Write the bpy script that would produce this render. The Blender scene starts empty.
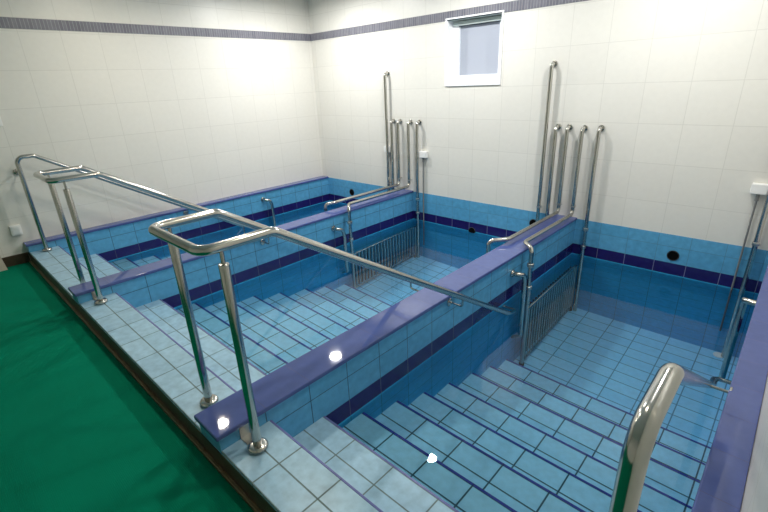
import bpy, bmesh, math
from mathutils import Vector, Matrix

C = bpy.context.scene.collection
sc = bpy.context.scene
PI = math.pi

# ------------------------------------------------------------------ measures (metres)
ROOM_X, ROOM_Y, ROOM_Z = 5.63, -6.3, 2.56
C2 = .13                      # kerb along the left wall
B1, B2 = 1.678, 1.866         # divider between the far and the middle pool
A1, A2 = 3.789, 4.000         # divider between the middle and the near pool
D1, D2 = 5.511, 5.63          # kerb along the right wall
CAP, CAPB = .087, .062        # coping top and underside
YF = -3.88                    # front of the pool block
ZB, ZROW, ZD1, ZD2 = .072, -.04, -.192, -.299
WATER = -.306
NOSE = [-3.63, -3.33, -3.055, -2.76, -2.485, -2.19, -1.87, -1.59, -1.30]
RISE = .18
ZFLOOR = -1.62
ZDEEP = -1.75
ZCARPET = -.12
RAIL = .92

# ------------------------------------------------------------------ materials
def srgb(r, g, b):
    f = lambda c: (c/255/12.92) if c/255 <= .04045 else ((c/255+.055)/1.055)**2.4
    return (f(r), f(g), f(b), 1)

def newmat(name):
    m = bpy.data.materials.new(name); m.use_nodes = True
    nt = m.node_tree; p = nt.nodes['Principled BSDF']
    return m, nt, p

def plain(name, col, rough=.5, metal=0, noise=0, nscale=8, spec=.5):
    m, nt, p = newmat(name)
    p.inputs['Base Color'].default_value = col
    p.inputs['Roughness'].default_value = rough
    p.inputs['Metallic'].default_value = metal
    p.inputs['Specular IOR Level'].default_value = spec
    if noise:
        tc = nt.nodes.new('ShaderNodeTexCoord'); n = nt.nodes.new('ShaderNodeTexNoise')
        n.inputs['Scale'].default_value = nscale; n.inputs['Detail'].default_value = 5
        nt.links.new(tc.outputs['Object'], n.inputs['Vector'])
        mx = nt.nodes.new('ShaderNodeMix'); mx.data_type = 'RGBA'
        mx.inputs['A'].default_value = tuple(c*(1-noise) for c in col[:3])+(1,)
        mx.inputs['B'].default_value = tuple(min(1, c*(1+noise)) for c in col[:3])+(1,)
        nt.links.new(n.outputs['Fac'], mx.inputs['Factor'])
        nt.links.new(mx.outputs['Result'], p.inputs['Base Color'])
    return m

def tile(name, c1, c2, grout, w, h, pu=0., pv=0., mortar=.004, rough=.15, bump=.25, smooth=.3, blotch=.1, spec=.5):
    """Tiles laid in a straight grid; the UV map is in metres."""
    m, nt, p = newmat(name)
    N, L = nt.nodes.new, nt.links.new
    uv = N('ShaderNodeUVMap'); uv.uv_map = 'UVMap'
    mp = N('ShaderNodeMapping'); mp.inputs['Location'].default_value = (-pu, -pv, 0)
    L(uv.outputs['UV'], mp.inputs['Vector'])
    b = N('ShaderNodeTexBrick'); b.offset = 0; b.squash = 1
    b.inputs['Scale'].default_value = 1
    b.inputs['Brick Width'].default_value = w; b.inputs['Row Height'].default_value = h
    b.inputs['Mortar Size'].default_value = mortar; b.inputs['Mortar Smooth'].default_value = smooth
    b.inputs['Color1'].default_value = c1; b.inputs['Color2'].default_value = c2
    b.inputs['Mortar'].default_value = grout
    L(mp.outputs['Vector'], b.inputs['Vector'])
    n = N('ShaderNodeTexNoise'); n.inputs['Scale'].default_value = 22; n.inputs['Detail'].default_value = 6
    L(uv.outputs['UV'], n.inputs['Vector'])
    mr = N('ShaderNodeMapRange'); mr.inputs['To Min'].default_value = 1-blotch; mr.inputs['To Max'].default_value = 1+blotch
    mr.inputs['From Min'].default_value = .3; mr.inputs['From Max'].default_value = .7
    L(n.outputs['Fac'], mr.inputs['Value'])
    mx = N('ShaderNodeVectorMath'); mx.operation = 'SCALE'
    L(b.outputs['Color'], mx.inputs[0]); L(mr.outputs['Result'], mx.inputs['Scale'])
    p.inputs['Specular IOR Level'].default_value = spec
    L(mx.outputs['Vector'], p.inputs['Base Color'])
    rr = N('ShaderNodeMapRange'); rr.inputs['To Min'].default_value = rough; rr.inputs['To Max'].default_value = .8
    L(b.outputs['Fac'], rr.inputs['Value']); L(rr.outputs['Result'], p.inputs['Roughness'])
    bm_ = N('ShaderNodeBump'); bm_.invert = True
    bm_.inputs['Strength'].default_value = bump; bm_.inputs['Distance'].default_value = .003
    L(b.outputs['Fac'], bm_.inputs['Height']); L(bm_.outputs['Normal'], p.inputs['Normal'])
    return m

M = {}
white1, white2, wgrout = srgb(226, 224, 217), srgb(223, 221, 214), srgb(212, 210, 203)
M['wall_back'] = tile('white wall tile', white1, white2, wgrout, .333, .3325, 4.41, 1.01, .003, .38, .12, blotch=.015)
M['wall_left'] = tile('white side wall tile', white1, white2, wgrout, .335, .3325, -3.403, 1.005, .003, .38, .12, blotch=.015)
LB1, LB2 = srgb(94, 164, 204), srgb(86, 158, 199)
M['pool_wall_y'] = tile('light blue pool tile', LB1, LB2, srgb(74, 134, 166), .25, .152, .233, ZROW, .003, .14)
M['pool_wall_x'] = tile('light blue divider tile', LB1, LB2, srgb(44, 88, 112), .25, .152, -3.403, ZROW, .003, .14)
DB1, DB2 = srgb(36, 29, 98), srgb(31, 25, 90)
M['band_y'] = tile('indigo pool tile', DB1, DB2, srgb(110, 115, 150), .25, 5, .233, 1.2, .003, .12)
M['band_x'] = tile('indigo divider tile', DB1, DB2, srgb(70, 74, 110), .25, 5, -3.403, 1.2, .003, .12)
UB1, UB2 = srgb(62, 180, 230), srgb(54, 173, 225)
M['deep_y'] = tile('blue pool tile', UB1, UB2, srgb(48, 138, 174), .25, .152, .233, ZD2, .003, .4, spec=.1)
M['deep_x'] = tile('blue divider tile', UB1, UB2, srgb(48, 138, 174), .25, .152, -3.403, ZD2, .003, .4, spec=.1)
M['step_dry'] = tile('pale blue step tile', srgb(152, 186, 205), srgb(144, 180, 201), srgb(100, 118, 120), .25, .125, .233, 0, .004, .3, blotch=.14, spec=.35)
M['step_wet'] = tile('sky blue step tile', srgb(150, 209, 238), srgb(142, 203, 234), srgb(44, 84, 106), .25, .1385, .233, 0, .005, .4, blotch=.08, spec=.1)
M['floor_pool'] = tile('sky blue floor tile', srgb(140, 210, 246), srgb(131, 204, 243), srgb(68, 130, 168), .25, .125, .233, 0, .005, .4, blotch=.06, spec=.1)
M['nosing'] = tile('violet nosing tile', srgb(104, 110, 164), srgb(99, 105, 159), srgb(84, 90, 134), .25, 5, .233, 1, .003, .2)
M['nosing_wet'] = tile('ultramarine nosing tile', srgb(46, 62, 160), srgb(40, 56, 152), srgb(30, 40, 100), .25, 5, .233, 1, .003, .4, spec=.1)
M['coping'] = tile('violet coping tile', srgb(78, 92, 148), srgb(74, 88, 143), srgb(62, 68, 118), 5, .25, -1, -3.403, .002, .035, .12, blotch=.06)
M['brown'] = plain('dark brown tile', srgb(66, 54, 42), .4, noise=.3, nscale=30)
M['tan'] = plain('tan edge strip', srgb(128, 112, 82), .35, metal=.4)
M['steel'] = plain('polished steel', (.52, .51, .475, 1), .15, 1)
M['steel_dull'] = plain('brushed steel', (.5, .5, .48, 1), .28, 1)
M['white_plastic'] = plain('white plastic', srgb(238, 238, 236), .3)
M['grey_plastic'] = plain('grey cable', srgb(120, 122, 122), .4)
M['black'] = plain('painted hole shade', srgb(4, 4, 5), .8, spec=.1)  # flat black, paints the shaded depth of the wall holes
M['dark_fitting'] = plain('dark fitting', srgb(40, 42, 46), .4)
M['frame'] = plain('white window frame', srgb(246, 247, 250), .3)
M['blind'] = plain('grey green blind', srgb(196, 206, 202), .5)
M['pane'] = plain('frosted pane', srgb(172, 178, 192), .35)
M['panel'] = plain('beige board', srgb(196, 184, 170), .5, noise=.05)
M['ceiling'] = plain('white ceiling', srgb(240, 240, 236), .7)
M['concrete'] = plain('screed', srgb(90, 90, 86), .8, noise=.1)

# grey mosaic band
M['mosaic'] = tile('grey mosaic', srgb(122, 122, 132), srgb(108, 108, 120), srgb(146, 146, 150), .03, .094, 0, 2.02, .0025, .25, blotch=.06)

# green ribbed mat
def carpet_mat():
    m, nt, p = newmat('green mat'); N, L = nt.nodes.new, nt.links.new
    tc = N('ShaderNodeTexCoord')
    n = N('ShaderNodeTexNoise'); n.inputs['Scale'].default_value = 2.2; n.inputs['Detail'].default_value = 8
    L(tc.outputs['Object'], n.inputs['Vector'])
    w = N('ShaderNodeTexWave'); w.inputs['Scale'].default_value = 45; w.inputs['Distortion'].default_value = .4
    w.bands_direction = 'Y'
    L(tc.outputs['Object'], w.inputs['Vector'])
    w2 = N('ShaderNodeTexWave'); w2.inputs['Scale'].default_value = 45; w2.inputs['Distortion'].default_value = .4; w2.bands_direction = 'X'
    L(tc.outputs['Object'], w2.inputs['Vector'])
    mm = N('ShaderNodeMath'); mm.operation = 'MULTIPLY'
    L(w.outputs['Fac'], mm.inputs[0]); L(w2.outputs['Fac'], mm.inputs[1])
    mx = N('ShaderNodeMix'); mx.data_type = 'RGBA'
    mx.inputs['A'].default_value = srgb(0, 106, 80); mx.inputs['B'].default_value = srgb(0, 132, 102)
    L(n.outputs['Fac'], mx.inputs['Factor'])
    mx2 = N('ShaderNodeMix'); mx2.data_type = 'RGBA'; mx2.blend_type = 'MULTIPLY'
    mx2.inputs['B'].default_value = (.8, .82, .82, 1)
    L(mm.outputs['Value'], mx2.inputs['Factor']); L(mx.outputs['Result'], mx2.inputs['A'])
    L(mx2.outputs['Result'], p.inputs['Base Color'])
    p.inputs['Roughness'].default_value = .85; p.inputs['Specular IOR Level'].default_value = .05
    b = N('ShaderNodeBump'); b.inputs['Strength'].default_value = .25; b.inputs['Distance'].default_value = .003
    L(mm.outputs['Value'], b.inputs['Height']); L(b.outputs['Normal'], p.inputs['Normal'])
    return m
M['carpet'] = carpet_mat()

def water_mat():
    m = bpy.data.materials.new('clear water'); m.use_nodes = True
    nt = m.node_tree; nt.nodes.clear(); N, L = nt.nodes.new, nt.links.new
    out = N('ShaderNodeOutputMaterial'); mix = N('ShaderNodeMixShader')
    fr = N('ShaderNodeFresnel'); fr.inputs['IOR'].default_value = 1.333
    rf = N('ShaderNodeBsdfRefraction'); rf.inputs['IOR'].default_value = 1.333; rf.inputs['Roughness'].default_value = 0
    rf.inputs['Color'].default_value = (.90, .98, 1, 1)
    gl = N('ShaderNodeBsdfGlossy'); gl.inputs['Roughness'].default_value = 0
    L(fr.outputs['Fac'], mix.inputs['Fac']); L(rf.outputs['BSDF'], mix.inputs[1]); L(gl.outputs['BSDF'], mix.inputs[2])
    L(mix.outputs['Shader'], out.inputs['Surface'])
    return m
M['water'] = water_mat()

def lens_mat():
    m = bpy.data.materials.new('lamp lens'); m.use_nodes = True
    p = m.node_tree.nodes['Principled BSDF']
    p.inputs['Base Color'].default_value = (.9, .9, .88, 1)
    p.inputs['Emission Color'].default_value = (1, .97, .92, 1); p.inputs['Emission Strength'].default_value = 8
    return m
M['lens'] = lens_mat()

# ------------------------------------------------------------------ mesh helper
class MB:
    """Collects shapes in world metres; build() links them as ONE mesh object."""
    def __init__(s): s.bm = bmesh.new(); s.uv = s.bm.loops.layers.uv.new('UVMap'); s.mats = []
    def mi(s, m):
        if m not in s.mats: s.mats.append(m)
        return s.mats.index(m)
    def box(s, x0, x1, y0, y1, z0, z1, m='', bev=0, segs=2, skip='', vo=0.):
        k = s.mi(m); bm = s.bm
        t = bmesh.new()
        v = [t.verts.new((x, y, z)) for z in (z0, z1) for y in (y0, y1) for x in (x0, x1)]
        fs = {'b': (0, 2, 3, 1), 't': (4, 5, 7, 6), 'f': (0, 1, 5, 4), 'k': (2, 6, 7, 3), 'l': (0, 4, 6, 2), 'r': (1, 3, 7, 5)}
        for key, ix in fs.items():
            if key not in skip: t.faces.new([v[i] for i in ix])
        if bev:
            bmesh.ops.bevel(t, geom=t.edges[:], offset=bev, segments=segs, profile=.5, affect='EDGES')
        s.absorb(t, k, smooth=False, vo=vo); return s
    def absorb(s, t, k, smooth=False, vo=0.):
        t.normal_update()
        mp = {v: s.bm.verts.new(v.co) for v in t.verts}
        for f in t.faces:
            try: nf = s.bm.faces.new([mp[v] for v in f.verts])
            except ValueError: continue
            nf.material_index = k; nf.smooth = smooth
            n = f.normal; a = max(range(3), key=lambda i: abs(n[i]))
            for lp in nf.loops:
                c = lp.vert.co
                lp[s.uv].uv = ((c.y, c.z-vo*0) if a == 0 else (c.x, c.z) if a == 1 else (c.x, c.y-vo))
        t.free()
    def cyl(s, p, q, r, m='', n=20, r2=None, bev=0, cap=True):
        p, q = Vector(p), Vector(q); d = q-p; t = bmesh.new()
        rot = d.to_track_quat('Z', 'Y').to_matrix().to_4x4()
        bmesh.ops.create_cone(t, cap_ends=cap, segments=n, radius1=r, radius2=r if r2 is None else r2, depth=d.length,
                              matrix=Matrix.Translation((p+q)/2) @ rot)
        if bev:
            ed = [e for e in t.edges if len(e.link_faces) == 2 and any(len(f.verts) > 4 for f in e.link_faces)]
            bmesh.ops.bevel(t, geom=ed, offset=bev, segments=3, profile=.5, affect='EDGES')
        s.absorb(t, s.mi(m), smooth=True); return s
    def tube(s, pts, r, m='', bend=.05, n=16, seg=8, closed=False):
        """A bent pipe: straight runs with rounded corners."""
        P = [Vector(p) for p in pts]
        path = []
        N = len(P)
        bends = bend if isinstance(bend, (list, tuple)) else [bend]*N
        for i, p in enumerate(P):
            if not closed and i in (0, N-1): path.append(p); continue
            a, b = P[i-1], P[(i+1) % N]
            u, w = (a-p), (b-p); lu, lw = u.length, w.length; u.normalize(); w.normalize()
            ang = u.angle(w)
            if ang > PI-.02: path.append(p); continue
            R = bends[i]; tl = min(R/math.tan(ang/2), lu*.49, lw*.49); R = tl*math.tan(ang/2)
            cen = p+(u+w).normalized()*(R/math.sin(ang/2))
            s0 = p+u*tl-cen; s1 = p+w*tl-cen; tot = s0.angle(s1)
            for k in range(seg+1):
                f = k/seg
                path.append(cen+(s0*math.sin((1-f)*tot)+s1*math.sin(f*tot))/math.sin(tot))
        t = bmesh.new(); rings = []
        K = len(path); nrm = None
        for i, p in enumerate(path):
            if closed: tg = (path[(i+1) % K]-path[i-1]).normalized()
            else: tg = ((path[min(i+1, K-1)]-path[max(i-1, 0)])).normalized()
            if nrm is None:
                nrm = tg.orthogonal().normalized()
            nrm = (nrm-tg*nrm.dot(tg)).normalized(); bn = tg.cross(nrm)
            rings.append([t.verts.new(p+(nrm*math.cos(2*PI*j/n)+bn*math.sin(2*PI*j/n))*r) for j in range(n)])
        for i in range(K-(0 if closed else 1)):
            A, B = rings[i], rings[(i+1) % K]
            off = 0
            if closed and i == K-1:
                off = min(range(n), key=lambda o: sum((A[j].co-B[(j+o) % n].co).length for j in range(0, n, 4)))
            for j in range(n):
                t.faces.new((A[j], A[(j+1) % n], B[(j+1+off) % n], B[(j+off) % n]))
        if not closed:
            t.faces.new(rings[0][::-1]); t.faces.new(rings[-1])
        s.absorb(t, s.mi(m), smooth=True); return s
    def sphere(s, c, r, m='', scale=(1, 1, 1)):
        t = bmesh.new()
        bmesh.ops.create_uvsphere(t, u_segments=20, v_segments=12, radius=r, matrix=Matrix.Translation(c) @ Matrix.Diagonal(scale+(1,)))
        s.absorb(t, s.mi(m), smooth=True); return s
    def build(s, name, parent=None, loc=None):
        me = bpy.data.meshes.new(name)
        base = Vector((0, 0, 0))
        if parent is not None: base = Vector(parent.get('_base', (0, 0, 0)))
        elif loc is not None: base = Vector(loc)
        bmesh.ops.translate(s.bm, vec=-base, verts=s.bm.verts[:])
        bmesh.ops.recalc_face_normals(s.bm, faces=s.bm.faces[:])
        s.bm.to_mesh(me); s.bm.free()
        for k in s.mats: me.materials.append(M[k])
        if any(p.use_smooth for p in me.polygons): me.set_sharp_from_angle(angle=math.radians(40))
        o = bpy.data.objects.new(name, me); C.objects.link(o)
        if parent is not None: o.parent = parent; o['_base'] = tuple(base)
        elif loc is not None: o.location = base
        return o

def thing(name, label, cat, loc, group=None):
    o = bpy.data.objects.new(name, None); C.objects.link(o)
    o.location = loc; o.empty_display_size = .1
    o['_base'] = tuple(loc); o['label'] = label; o['category'] = cat
    if group: o['group'] = group
    return o

def tag(o, label, cat, group=None, kind=None):
    o['label'] = label; o['category'] = cat
    if group: o['group'] = group
    if kind: o['kind'] = kind
    return o

def struct(o, label=None):
    o['kind'] = 'structure'
    if label: o['label'] = label
    return o

def flat(name, verts, m, smooth=False):
    b = MB(); t = bmesh.new(); t.faces.new([t.verts.new(v) for v in verts]); b.absorb(t, b.mi(m), smooth); return b

# ------------------------------------------------------------------ the room
WX1, WX2, WZ1, WZ2 = 2.372, 3.040, 2.030, 1.376       # opening in the back wall
T = .2
b = MB()
for x0, x1, z0, z1 in ((-T, WX1, ZB, ROOM_Z), (WX2, ROOM_X+T, ZB, ROOM_Z), (WX1, WX2, ZB, WZ2), (WX1, WX2, WZ1, ROOM_Z)):
    b.box(x0, x1, 0, T, z0, z1, 'wall_back')
b.box(-T, ROOM_X+T, -.002, T, ZD1, ZB, 'pool_wall_y')
b.box(-T, ROOM_X+T, -.002, T, ZD2, ZD1, 'band_y')
b.box(-T, ROOM_X+T, -.002, T, ZDEEP, ZD2, 'deep_y')
wall_back = struct(b.build('wall_back'), 'white tiled end wall with the window above blue pool tiling')
struct(MB().box(-T, 0, ROOM_Y, 0, ZDEEP, ROOM_Z, 'wall_left').build('wall_left'), 'white tiled side wall beyond the far pool')
struct(MB().box(ROOM_X, ROOM_X+T, ROOM_Y, 0, ZDEEP, ROOM_Z, 'wall_left').build('wall_right'), 'white tiled wall beside the nearest coping')
struct(MB().box(-T, ROOM_X+T, ROOM_Y-T, ROOM_Y, -.3, ROOM_Z, 'wall_back').build('wall_front'), 'white wall behind the mat')
struct(MB().box(-T, ROOM_X+T, ROOM_Y-T, T, ROOM_Z, ROOM_Z+.1, 'ceiling').build('ceiling'), 'white ceiling')
struct(MB().box(0, ROOM_X, ROOM_Y, YF-.006, -.3, ZCARPET-.012, 'concrete').build('floor'), 'floor under the green mat')
struct(MB().box(.0, .012, ROOM_Y, YF-.006, ZCARPET-.012, -.02, 'brown').build('baseboard_left'), 'dark brown skirting below the socket')
# grey mosaic bands
struct(MB().box(0, .004, ROOM_Y, -.004, 2.022, 2.114, 'mosaic').build('trim_1'), 'grey mosaic band along the side wall')
struct(MB().box(0, ROOM_X, -.004, 0, 2.022, 2.114, 'mosaic').build('trim_2'), 'grey mosaic band along the end wall')
# window
b = MB()
fw = .016
x0, x1, z0, z1 = WX1-fw, WX2+fw, WZ2-fw, WZ1+fw
for q in ((x0, x1, WZ1, z1), (x0, x1, z0, WZ2), (x0, WX1, WZ2, WZ1), (WX2, x1, WZ2, WZ1)):
    b.box(q[0], q[1], -.014, .004, q[2], q[3], 'frame', bev=.003)
win = struct(b.build('window_1'), 'small white framed window with frosted pane')
b = MB(); r = .008
b.box(WX1, WX1+r, -.004, .14, WZ2, WZ1, 'frame').box(WX2-r, WX2, -.004, .14, WZ2, WZ1, 'frame')
b.box(WX1+r, WX2-r, -.004, .14, WZ2, WZ2+r, 'frame')
struct(b.build('window_reveal', win))
struct(MB().box(WX1+r, WX2-r, -.004, .14, WZ1-r, WZ1, 'blind').build('window_head', win))
b = MB(); s = .085
xa, xb, za, zb = WX1+r, WX2-r, WZ2+r, WZ1-r
for q in ((xa, xb, za, za+s), (xa, xb, zb-.05, zb), (xa, xa+s, za+s, zb-.05), (xb-s+.01, xb, za+s, zb-.05)):
    b.box(q[0], q[1], .10, .15, q[2], q[3], 'frame', bev=.004)
struct(b.build('window_sash', win))
b = MB().box(xa+.02, xb-.02, .07, .10, zb-.052, zb-.012, 'blind', bev=.006)
b.box(xa+s-.005, xb-s+.015, .095, .105, zb-.058, zb-.05, 'dark_fitting')
struct(b.build('window_blind_box', win))
b = MB().box(xa+s, xb-s+.01, .122, .13, za+s, zb-.05, 'pane')
struct(b.build('window_pane', win))

# ------------------------------------------------------------------ pools
pools = [('far', C2, B1, 'far pool by the left wall'), ('middle', B2, A1, 'middle pool'), ('near', A2, D1, 'near right-hand pool')]
b = MB()
for _, x0, x1, _l in pools:
    b.box(x0-.01, x1+.01, NOSE[-1]-.05, 0, ZDEEP, ZFLOOR, 'floor_pool')
pf = struct(b.build('floor_pool'), 'pool bottom of sky blue tiles')

def strips(b, x0, x1, y0, y1):
    b.box(x0, x1, y0, y1, ZD1, CAPB, 'pool_wall_x', skip='b')
    b.box(x0, x1, y0, y1, ZD2, ZD1, 'band_x', skip='bt')
    b.box(x0, x1, y0, y1, ZDEEP, ZD2, 'deep_x', skip='t')

def wall_run(name, x0, x1, label, cat, ov0, ov1):
    base = ((x0+x1)/2, YF, ZCARPET)
    t = thing(name, label, cat, base)
    b = MB()
    # the tiled core; its front end is one blue face down to the brown plinth
    strips(b, x0+ov0, x1-ov1, YF+.008, -.0025)
    b.box(x0+ov0, x1-ov1, YF, YF+.0075, -.02, CAPB, 'pool_wall_x')
    b.build('tiled_core', t)
    MB().box(x0, x1, YF-.013, -.0025, CAPB, CAP, 'coping', bev=.006, segs=3).build('coping', t)
    MB().box(x0+ov0, x1-ov1, YF-.002, YF+.0075, ZCARPET, -.0205, 'brown').build('plinth', t)
    if 0 < x0 and x1 < 5: MB().box(x0+ov0+.001, x1-ov1-.001, YF-.02, YF-.0025, ZCARPET-.012, ZCARPET+.012, 'tan', bev=.003).build('edge_strip', t)
    return t
wall_run('pool_divider', A1, A2, 'violet-topped tiled divider between the middle pool and the near pool', 'divider wall', .012, .012)
wall_run('pool_divider', B1, B2, 'violet-topped tiled divider between the far pool and the middle pool', 'divider wall', .012, .012)
wall_run('pool_kerb', 0.001, C2, 'narrow violet-topped kerb along the left wall, under the handrail', 'kerb', 0, .012)
wall_run('pool_kerb', D1, D2-.001, 'narrow violet-topped kerb at the right edge, against the white wall', 'kerb', .012, 0)

# steps: a dry landing, one dry tread and seven treads under water
for nm, x0, x1, lab in pools:
    x0 -= .011; x1 += .011
    x0 += .0005; x1 -= .0005
    t = thing('pool_steps', {'far': 'pale tiled steps going down into the far pool beside the left wall',
                             'middle': 'wide pale tiled steps going down into the middle pool',
                             'near': 'pale tiled steps going down into the near right-hand pool'}[nm], 'steps', ((x0+x1)/2, YF, ZCARPET), 'tiled pool steps')
    b = MB().box(x0, x1, YF, NOSE[0]-.012, -.02, 0, 'step_dry', vo=YF-.0)
    b.box(x0, x1, YF+.004, NOSE[0]-.004, -.25, -.02, 'step_dry')
    o = b.build('landing', t)
    o['label'] = 'dry pale landing at the top of the steps'
    MB().box(x0, x1, NOSE[0]-.012, NOSE[0], -.022, 0, 'nosing', bev=.003).build('nosing', o)
    MB().box(x0, x1, YF-.002, YF+.003, ZCARPET, -.0205, 'brown').build('riser_front', t)
    MB().box(x0, x1, YF-.02, YF-.002, ZCARPET-.012, ZCARPET+.012, 'tan', bev=.003).build('edge_strip', t)
    for k in range(1, len(NOSE)):
        z = -RISE*k; ya, yb = NOSE[k-1], NOSE[k]
        mat = 'step_dry' if k == 1 else 'step_wet'
        nw = .012 if k == 1 else .015
        b = MB().box(x0, x1, ya-.004, yb-nw, z-.02, z, mat, vo=yb-nw-.125*4 if k == 1 else yb-nw-.1385*4)
        b.box(x0, x1, ya-.004, yb-.004, ZDEEP if k > 4 else z-.6, z-.02, mat)
        o = b.build('step', t)
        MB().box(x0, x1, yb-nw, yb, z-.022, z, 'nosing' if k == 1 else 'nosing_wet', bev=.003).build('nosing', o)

# water
for nm, x0, x1, lab in pools:
    w = flat('pool_water', [(x0-.008, NOSE[1]-.004, WATER), (x1+.008, NOSE[1]-.004, WATER), (x1+.008, -.003, WATER), (x0-.008, -.003, WATER)], 'water', True).build('pool_water')
    tag(w, {'far': 'still clear water in the far pool beside the left wall', 'middle': 'still clear water in the middle pool between the dividers',
            'near': 'still clear water in the near right-hand pool with a round lamp reflection'}[nm], 'water', 'pool water', 'thing')
    w.cycles.is_caustics_caster = True

# floor mat
mat_o = MB().box(.014, ROOM_X-.02, ROOM_Y+.02, YF-.022, ZCARPET-.012, ZCARPET, 'carpet').build('floor_mat')
tag(mat_o, 'dark green mat covering the floor in front of the steps', 'mat')

# ------------------------------------------------------------------ handrails
RR = .0195
YFR, YBEND, YPOST = -3.838, -3.55, -3.765
SLOPE = .613
def descent(x, wallx, yb=YBEND):
    """From the loop down beside the wall to its end under water."""
    yend = -1.50
    zend = RAIL-SLOPE*(yend-yb)
    return [(x, yb, RAIL), (x, yend, zend), (x, yend+.07, zend-.02), (wallx, yend+.07, zend-.02)]

def post(t, x, base_z=0, plate=0):
    p = MB().cyl((x, YPOST, base_z), (x, YPOST, .855), RR, 'steel', n=24, bev=.004).build('post', t)
    MB().cyl((x, YPOST, .85), (x, YPOST, RAIL-.015), .008, 'steel').build('pin', p)
    fl = MB().cyl((x, YPOST, base_z), (x, YPOST, base_z+.026), .044, 'steel', n=28, bev=.014).build('flange', p)
    if plate:
        b = MB().box(min(x, x+plate), max(x, x+plate), YPOST-.022, YPOST+.022, base_z, base_z+.004, 'steel_dull')
        xw = x+plate
        b.box(min(xw, xw-math.copysign(.004, plate)), max(xw, xw-math.copysign(.004, plate)), YPOST-.022, YPOST+.022, base_z, base_z+.06, 'steel_dull')
        b.build('angle_bracket', p)

def mount(t, x, wallx, y, zm, yb=YBEND):
    """Small wall stand-off carrying the rail."""
    zr = RAIL-SLOPE*(y-yb); d = math.copysign(1, x-wallx)
    br = MB().tube([(wallx+d*.004, y, zm), (x, y, zm), (x, y, zr-.01)], .007, 'steel', bend=.02, n=12).build('wall_bracket', t)
    MB().cyl((wallx, y, zm), (wallx+d*.01, y, zm), .028, 'steel', n=24, bev=.004).build('flange', br)

def double_rail(label, xl, xr, wl, wr, ym, zm):
    t = thing('handrail', label, 'handrail', ((xl+xr)/2, YPOST, 0))
    dl, dr = descent(xl, wl), descent(xr, wr)
    pts = dl[::-1]+[(xl, YFR, RAIL), (xr, YFR, RAIL)]+dr
    bends = [.05]*len(pts); n = len(dl)
    bends[n-1] = bends[n+2] = .08; bends[n] = bends[n+1] = .05
    MB().tube(pts, RR, 'steel', bend=bends, n=24, seg=10).build('rail', t)
    post(t, xl+.005, 0, .0)
    post(t, xr, 0, wr-xr)
    mount(t, xl, wl, ym, zm); mount(t, xr, wr, ym, zm)
    return t
double_rail('looped steel handrail straddling the front end of the nearest divider', 3.65, 4.095, A1+.012, A2-.012, -2.21, .03)
double_rail('looped steel handrail straddling the front end of the farther divider', B1-.15, B2+.105, B1+.012, B2-.012, -2.31, .033)

def single_rail(label, x, wallx, wall_outer, yf, yb, tie, ym, zm):
    t = thing('handrail', label, 'handrail', (x, yf, 0))
    d = math.copysign(1, wallx-wall_outer)
    pts = [(x, yf, .005), (x, yf, RAIL)]+descent(x, wallx, yb)
    MB().tube(pts, RR, 'steel', bend=[.05, .06, .08, .05, .05, .05], n=24, seg=10).build('rail', t)
    MB().cyl((x, yf, 0), (x, yf, .026), .044, 'steel', n=28, bev=.014).build('flange', t)
    if tie:
        br = MB().cyl((wall_outer+d*.003, yf, tie), (x, yf, tie), .009, 'steel').build('wall_tie', t)
        MB().cyl((wall_outer, yf, tie), (wall_outer+d*.012, yf, tie), .03, 'steel', n=24, bev=.004).build('flange', br)
    mount(t, x, wallx, ym, zm, yb)
    return t
single_rail('single bent steel handrail beside the left wall, over the far pool steps', .20, C2-.012, 0, -3.75, -3.61, .77, -2.30, .03)
single_rail('thick bent steel handrail at the bottom right corner, nearest the viewer', 5.43, D1+.012, ROOM_X, -3.78, -3.585, 0, -2.2, .065)

# ------------------------------------------------------------------ pipework on the end wall
PR = .0185
PY = -.06
def coupling(p, q, r=.026): return MB().cyl(p, q, r, 'steel_dull', n=24, bev=.004)

def wall_pipe(label, x, ztop, zbot, group, rings=(), clamp=None):
    t = thing('wall_pipe', label, 'pipe', (x, PY, max(zbot, ZFLOOR)), group)
    MB().tube([(x, -.004, ztop), (x, PY, ztop), (x, PY, zbot)], PR, 'steel', bend=.045, n=20).build('pipe', t)
    MB().cyl((x, -.001, ztop), (x, -.012, ztop), .03, 'steel', n=24, bev=.004).build('wall_flange', t)
    for z in rings: coupling((x, PY, z-.014), (x, PY, z+.014)).build('coupling', t)
    if clamp:
        b = MB().cyl((x, PY, clamp-.009), (x, PY, clamp+.009), PR+.005, 'steel_dull')
        b.cyl((x, -.001, clamp), (x, PY, clamp), .005, 'steel_dull'); b.build('clamp', t)
    return t

def cap_pipe(label, x, ztop, zc, yc, xd, yd, zdown, group, rings=()):
    """Down the wall, forward along the coping, then over the edge and down into a pool."""
    t = thing('coping_pipe', label, 'pipe', (x, yc, CAP), group)
    pts = [(x, -.004, ztop), (x, PY, ztop), (x, PY, zc), (x, yc, zc), (xd, yd, zc-.006), (xd, yd, zdown)]
    MB().tube(pts, PR, 'steel', bend=[.04, .045, .05, .08, .05, .05], n=20).build('pipe', t)
    MB().cyl((x, -.001, ztop), (x, -.012, ztop), .03, 'steel', n=24, bev=.004).build('wall_flange', t)
    for z in rings: coupling((xd, yd, z-.016), (xd, yd, z+.016), .028).build('coupling', t)
    b = MB().cyl((x, PY, zc+.075), (x, PY, zc+.09), PR+.005, 'steel_dull'); b.cyl((x, -.001, zc+.0825), (x, PY, zc+.0825), .005, 'steel_dull')
    b.build('clamp', t)
    return t

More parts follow.
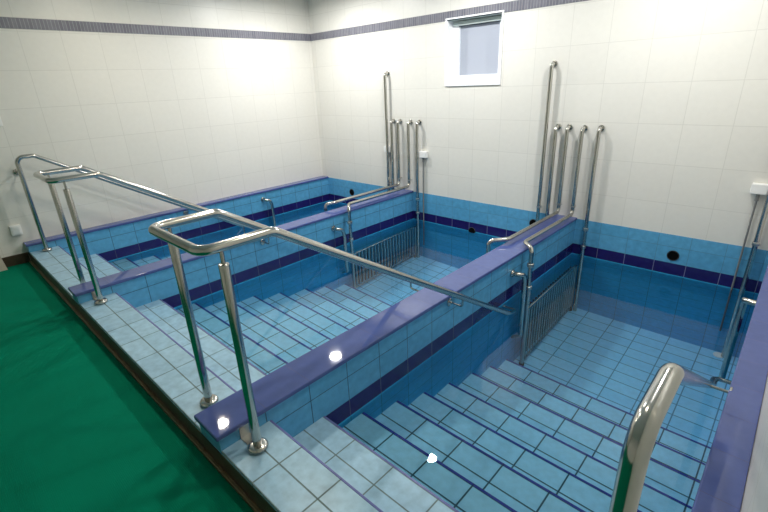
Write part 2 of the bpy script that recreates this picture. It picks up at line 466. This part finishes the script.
# x of the five risers, then for the two coping pipes: height, corner y, drop x and y
rigs = (('nearest divider', (3.612, 3.711, 3.822, 3.962, 4.112), (.128, -1.09, 3.70, -1.215), (.126, -1.08, 4.068, -1.16), .03),
        ('farther divider', (1.472, 1.556, 1.665, 1.838, 1.978), (.155, -1.20, 1.61, -1.30), (.15, -1.14, 1.936, -1.23), .05))
for lab, xs, hl, hr, _z in rigs:
    g = 'wall pipes above the '+lab
    wall_pipe('tall steel riser, the highest pipe above the '+lab, xs[0], 1.53, -1.0, g, clamp=.15)
    wall_pipe('short steel riser just right of the tall one, above the '+lab, xs[1], .96, -1.0, g)
    cap_pipe('steel pipe bending onto the left side of the %s coping' % lab, xs[2], .96, hl[0], hl[1], hl[2], hl[3], -.9, g)
    cap_pipe('steel pipe bending onto the right side of the %s coping' % lab, xs[3], .955, hr[0], hr[1], hr[2], hr[3], -.50, g, rings=(-.03, -.235))
    wall_pipe('rightmost steel riser at the %s, running down into the water' % lab, xs[4], .96, ZFLOOR, g, rings=(0, -.185))
wall_pipe('steel riser in the right-hand corner of the near pool', 5.405, .96, ZFLOOR, None, rings=(.13,))

# inlet pipes: out of the divider face, then down into the water
def inlet(label, wx, x, y, z, back=True):
    d = math.copysign(1, x-wx)
    t = thing('inlet_pipe', label, 'pipe', (x, y, z), 'hooked inlet pipes')
    MB().tube([(wx+d*.002, y-.07, z), (x, y-.07+.01, z), (x, y, z-.02), (x, y+.02, z-.08), (x, y+.02, -1.05)]+([(wx+d*.004, y+.02, -1.12)] if back else []), .02, 'steel', bend=.06, n=20).build('pipe', t)
    MB().cyl((wx+d*.001, y-.07, z), (wx+d*.012, y-.07, z), .032, 'steel', n=24, bev=.004).build('flange', t)
inlet('hooked steel inlet pipe on the near pool side of the nearest divider', A2-.012, A2+.06, -1.25, -.07)
inlet('hooked steel inlet pipe on the middle pool side of the farther divider', B2-.012, B2+.06, -1.34, -.07)
inlet('hooked steel inlet pipe on the kerb in the far pool', C2-.012, C2+.06, -1.14, -.03)
inlet('hooked steel inlet pipe on the right-hand kerb', D1+.012, D1-.06, -.88, .0, False)

# barred grilles standing in the water
def grille(label, x, y0, y1, zf, zk):
    t = thing('barred_grille', label, 'grille', (x, (y0+y1)/2, ZFLOOR), 'barred grilles in the water')
    f = MB().cyl((x, y0, ZFLOOR+.03), (x, y0, -.50), .016, 'steel_dull').cyl((x, y1, ZFLOOR+.03), (x, y1, zk), .014, 'steel_dull')
    f.tube([(x, y0, zf), (x, y1, zk)], .016, 'steel').tube([(x, y0, ZFLOOR+.06), (x, y1, ZFLOOR+.06)], .013, 'steel')
    f.build('frame', t)
    n = 21
    for k in range(1, n):
        y = y0+(y1-y0)*k/n; zt = zf+(zk-zf)*k/n
        MB().cyl((x, y, ZFLOOR+.06), (x, y, zt), .008, 'steel', n=10).build('bar', t)
        MB().cyl((x-.034, y, ZFLOOR+.06), (x-.034, y, zt-.02), .009, 'dark_fitting', n=10).build('shade_bar', t)  # added dark row, stands in for the shade between bars and wall
    for y in (y0, y1-.02):
        MB().cyl((x, y, ZFLOOR), (x, y, ZFLOOR+.03), .024, 'dark_fitting').build('foot', t)
grille('steel barred grille in the near pool, along the nearest divider', A2+.068, -1.16, -.065, -.615, -.54)
grille('steel barred grille in the middle pool, along the farther divider', B2+.070, -1.23, -.065, -.615, -.54)

# sensor boxes with cables on the end wall
def sensor(label, x, z, zend, dx=0):
    t = thing('sensor_box', label, 'sensor box', (x, -.03, z), 'white sensor boxes')
    MB().box(x-.053, x+.053, -.055, -.001, z-.04, z+.04, 'white_plastic', bev=.006).build('housing', t)
    MB().cyl((x, -.03, z-.095), (x, -.03, z-.038), .013, 'grey_plastic', bev=.003).build('gland', t)
    MB().tube([(x, -.03, z-.09), (x+dx, -.03, z-.35), (x+dx, -.03, zend)], .0075, 'grey_plastic', n=12).build('cable', t)
sensor('small white box with hanging cable on the wall above the near pool', 5.335, .555, -1.2)
sensor('small white box with hanging cable on the wall above the middle pool', B2+.185, .575, -1.2)
sensor('small white box half hidden behind the tall riser above the far pool', 1.45, .60, -1.2)

# round holes in the end wall
def hole(label, x, z, r=.043):
    t = thing('overflow_outlet', label, 'outlet', (x, 0, z), 'round outlets in the end wall')
    MB().cyl((x, -.002, z), (x, -.005, z), r, 'black', n=28).build('opening', t)  # no recess: a black disc carries the shade inside the hole
    b = MB().tube([(x+(r+.002)*math.cos(a*PI/12), -.004, z+(r+.002)*math.sin(a*PI/12)) for a in range(24)], .004, 'dark_fitting', bend=.001, n=8, closed=True)
    b.build('rim', t)
hole('round black outlet in the end wall of the near pool', 4.87, -.118)
hole('round black outlet in the end wall of the far pool', .652, -.098, .046)
hole('round black outlet beside the tall riser in the middle pool', 3.545, -.06)
hole('black outlet at the waterline, midway along the middle pool end wall', 2.776, -.30, .045)

# drain on the bottom of the near pool
t = thing('floor_drain', 'round white drain on the bottom of the near pool, back corner', 'drain', (5.37, -.055, ZFLOOR))
MB().cyl((5.37, -.055, ZFLOOR), (5.37, -.055, ZFLOOR+.015), .04, 'white_plastic', n=28, bev=.006).build('cover', t)

# fittings on the left wall
t = thing('wall_socket', 'square white socket on the left wall, just above the kerb', 'socket', (0, -3.913, .22))
MB().box(.0005, .034, -3.956, -3.870, .172, .272, 'white_plastic', bev=.005).build('housing', t)
MB().box(.034, .038, -3.944, -3.882, .186, .258, 'white_plastic', bev=.0015).build('flap', t)
t = thing('wall_switch', 'white switch cut by the left edge of the picture', 'switch', (0, -3.78, 1.245))
MB().box(.0005, .014, -3.82, -3.733, 1.197, 1.287, 'white_plastic', bev=.004).build('plate', t)
MB().box(.014, .019, -3.803, -3.75, 1.215, 1.269, 'white_plastic', bev=.002).build('rocker', t)

# beige board leaning at the far left
b = MB()
t_ = bmesh.new()
for vs in (((.10, -4.085, ZCARPET), (.10, -4.75, ZCARPET), (.03, -4.75, .55), (.03, -4.16, .55)),):
    f = [t_.verts.new(v) for v in vs]; g_ = [t_.verts.new((v[0]-.016, v[1], v[2])) for v in vs]
    t_.faces.new(f); t_.faces.new(g_[::-1])
    for i in range(4): t_.faces.new((f[i], g_[i], g_[(i+1) % 4], f[(i+1) % 4]))
b.absorb(t_, b.mi('panel'))
tag(b.build('leaning_board'), 'pale beige board leaning on the left wall beside the brown skirting', 'board')

# ------------------------------------------------------------------ lamps in the ceiling
def lamp(x, y, label, power, col):
    t = thing('ceiling_light', label, 'ceiling light', (x, y, ROOM_Z), 'round ceiling downlights')
    b = MB().tube([(x+.088*math.cos(a*PI/12), y+.088*math.sin(a*PI/12), ROOM_Z-.006) for a in range(24)], .012, 'white_plastic', bend=.001, n=8, closed=True)
    b.build('rim', t)
    MB().cyl((x, y, ROOM_Z-.001), (x, y, ROOM_Z-.006), .082, 'lens', n=32).build('lens', t)
    L = bpy.data.lights.new('downlight', 'AREA'); L.shape = 'DISK'; L.size = .145; L.energy = power
    L.color = col
    L.cycles.is_caustics_light = True
    o = bpy.data.objects.new('bulb', L); C.objects.link(o); o.parent = t
    o.location = (0, 0, -.009)

for x, nx in ((1.05, 'over the far pool'), (2.85, 'over the middle pool'), (4.65, 'over the near pool')):
    for y, ny in ((-.92, 'near the end wall'), (-2.77, 'over the steps')):
        lamp(x, y, 'round white downlight %s, %s' % (nx, ny), {1.05: 34, 2.85: 27, 4.65: 25}[x] if y > -2 else 12, (1, .985, .955) if y > -2 else (1, .915, .76))

for o in list(C.objects):
    if o.type == 'MESH' and not o.name.startswith('pool_water'):
        o.cycles.is_caustics_receiver = True
for o in C.objects:
    if '_base' in o: del o['_base']

# ------------------------------------------------------------------ world, camera, view
w = bpy.data.worlds.new('World'); sc.world = w; w.use_nodes = True
w.node_tree.nodes['Background'].inputs['Color'].default_value = (.6, .7, .85, 1)
w.node_tree.nodes['Background'].inputs['Strength'].default_value = .3

cam = bpy.data.cameras.new('Camera'); cam.sensor_width = 36; cam.lens = 439.04/768*36; cam.clip_start = .02
co = bpy.data.objects.new('Camera', cam); C.objects.link(co)
rt = Vector((0.73089486, 0.68132006, -0.03994587)); up = Vector((-0.22386059, 0.29461815, 0.92902453)); fwd = Vector((-0.64473183, 0.67007695, -0.36785561))
mw = Matrix((rt, up, -fwd)).transposed().to_4x4(); mw.translation = (5.51594856, -4.41625292, 1.43350815)
co.matrix_world = mw
sc.camera = co

vs = sc.view_settings
vs.view_transform = 'Standard'; vs.look = 'None'; vs.gamma = 1; vs.exposure = .22; vs.use_curve_mapping = False
sc.cycles.caustics_reflective = False
sc.cycles.caustics_refractive = True
sc.cycles.max_bounces = 14; sc.cycles.transmission_bounces = 12; sc.cycles.diffuse_bounces = 6; sc.cycles.glossy_bounces = 6
sc.cycles.sample_clamp_indirect = 6
sc.cycles.use_denoising = True
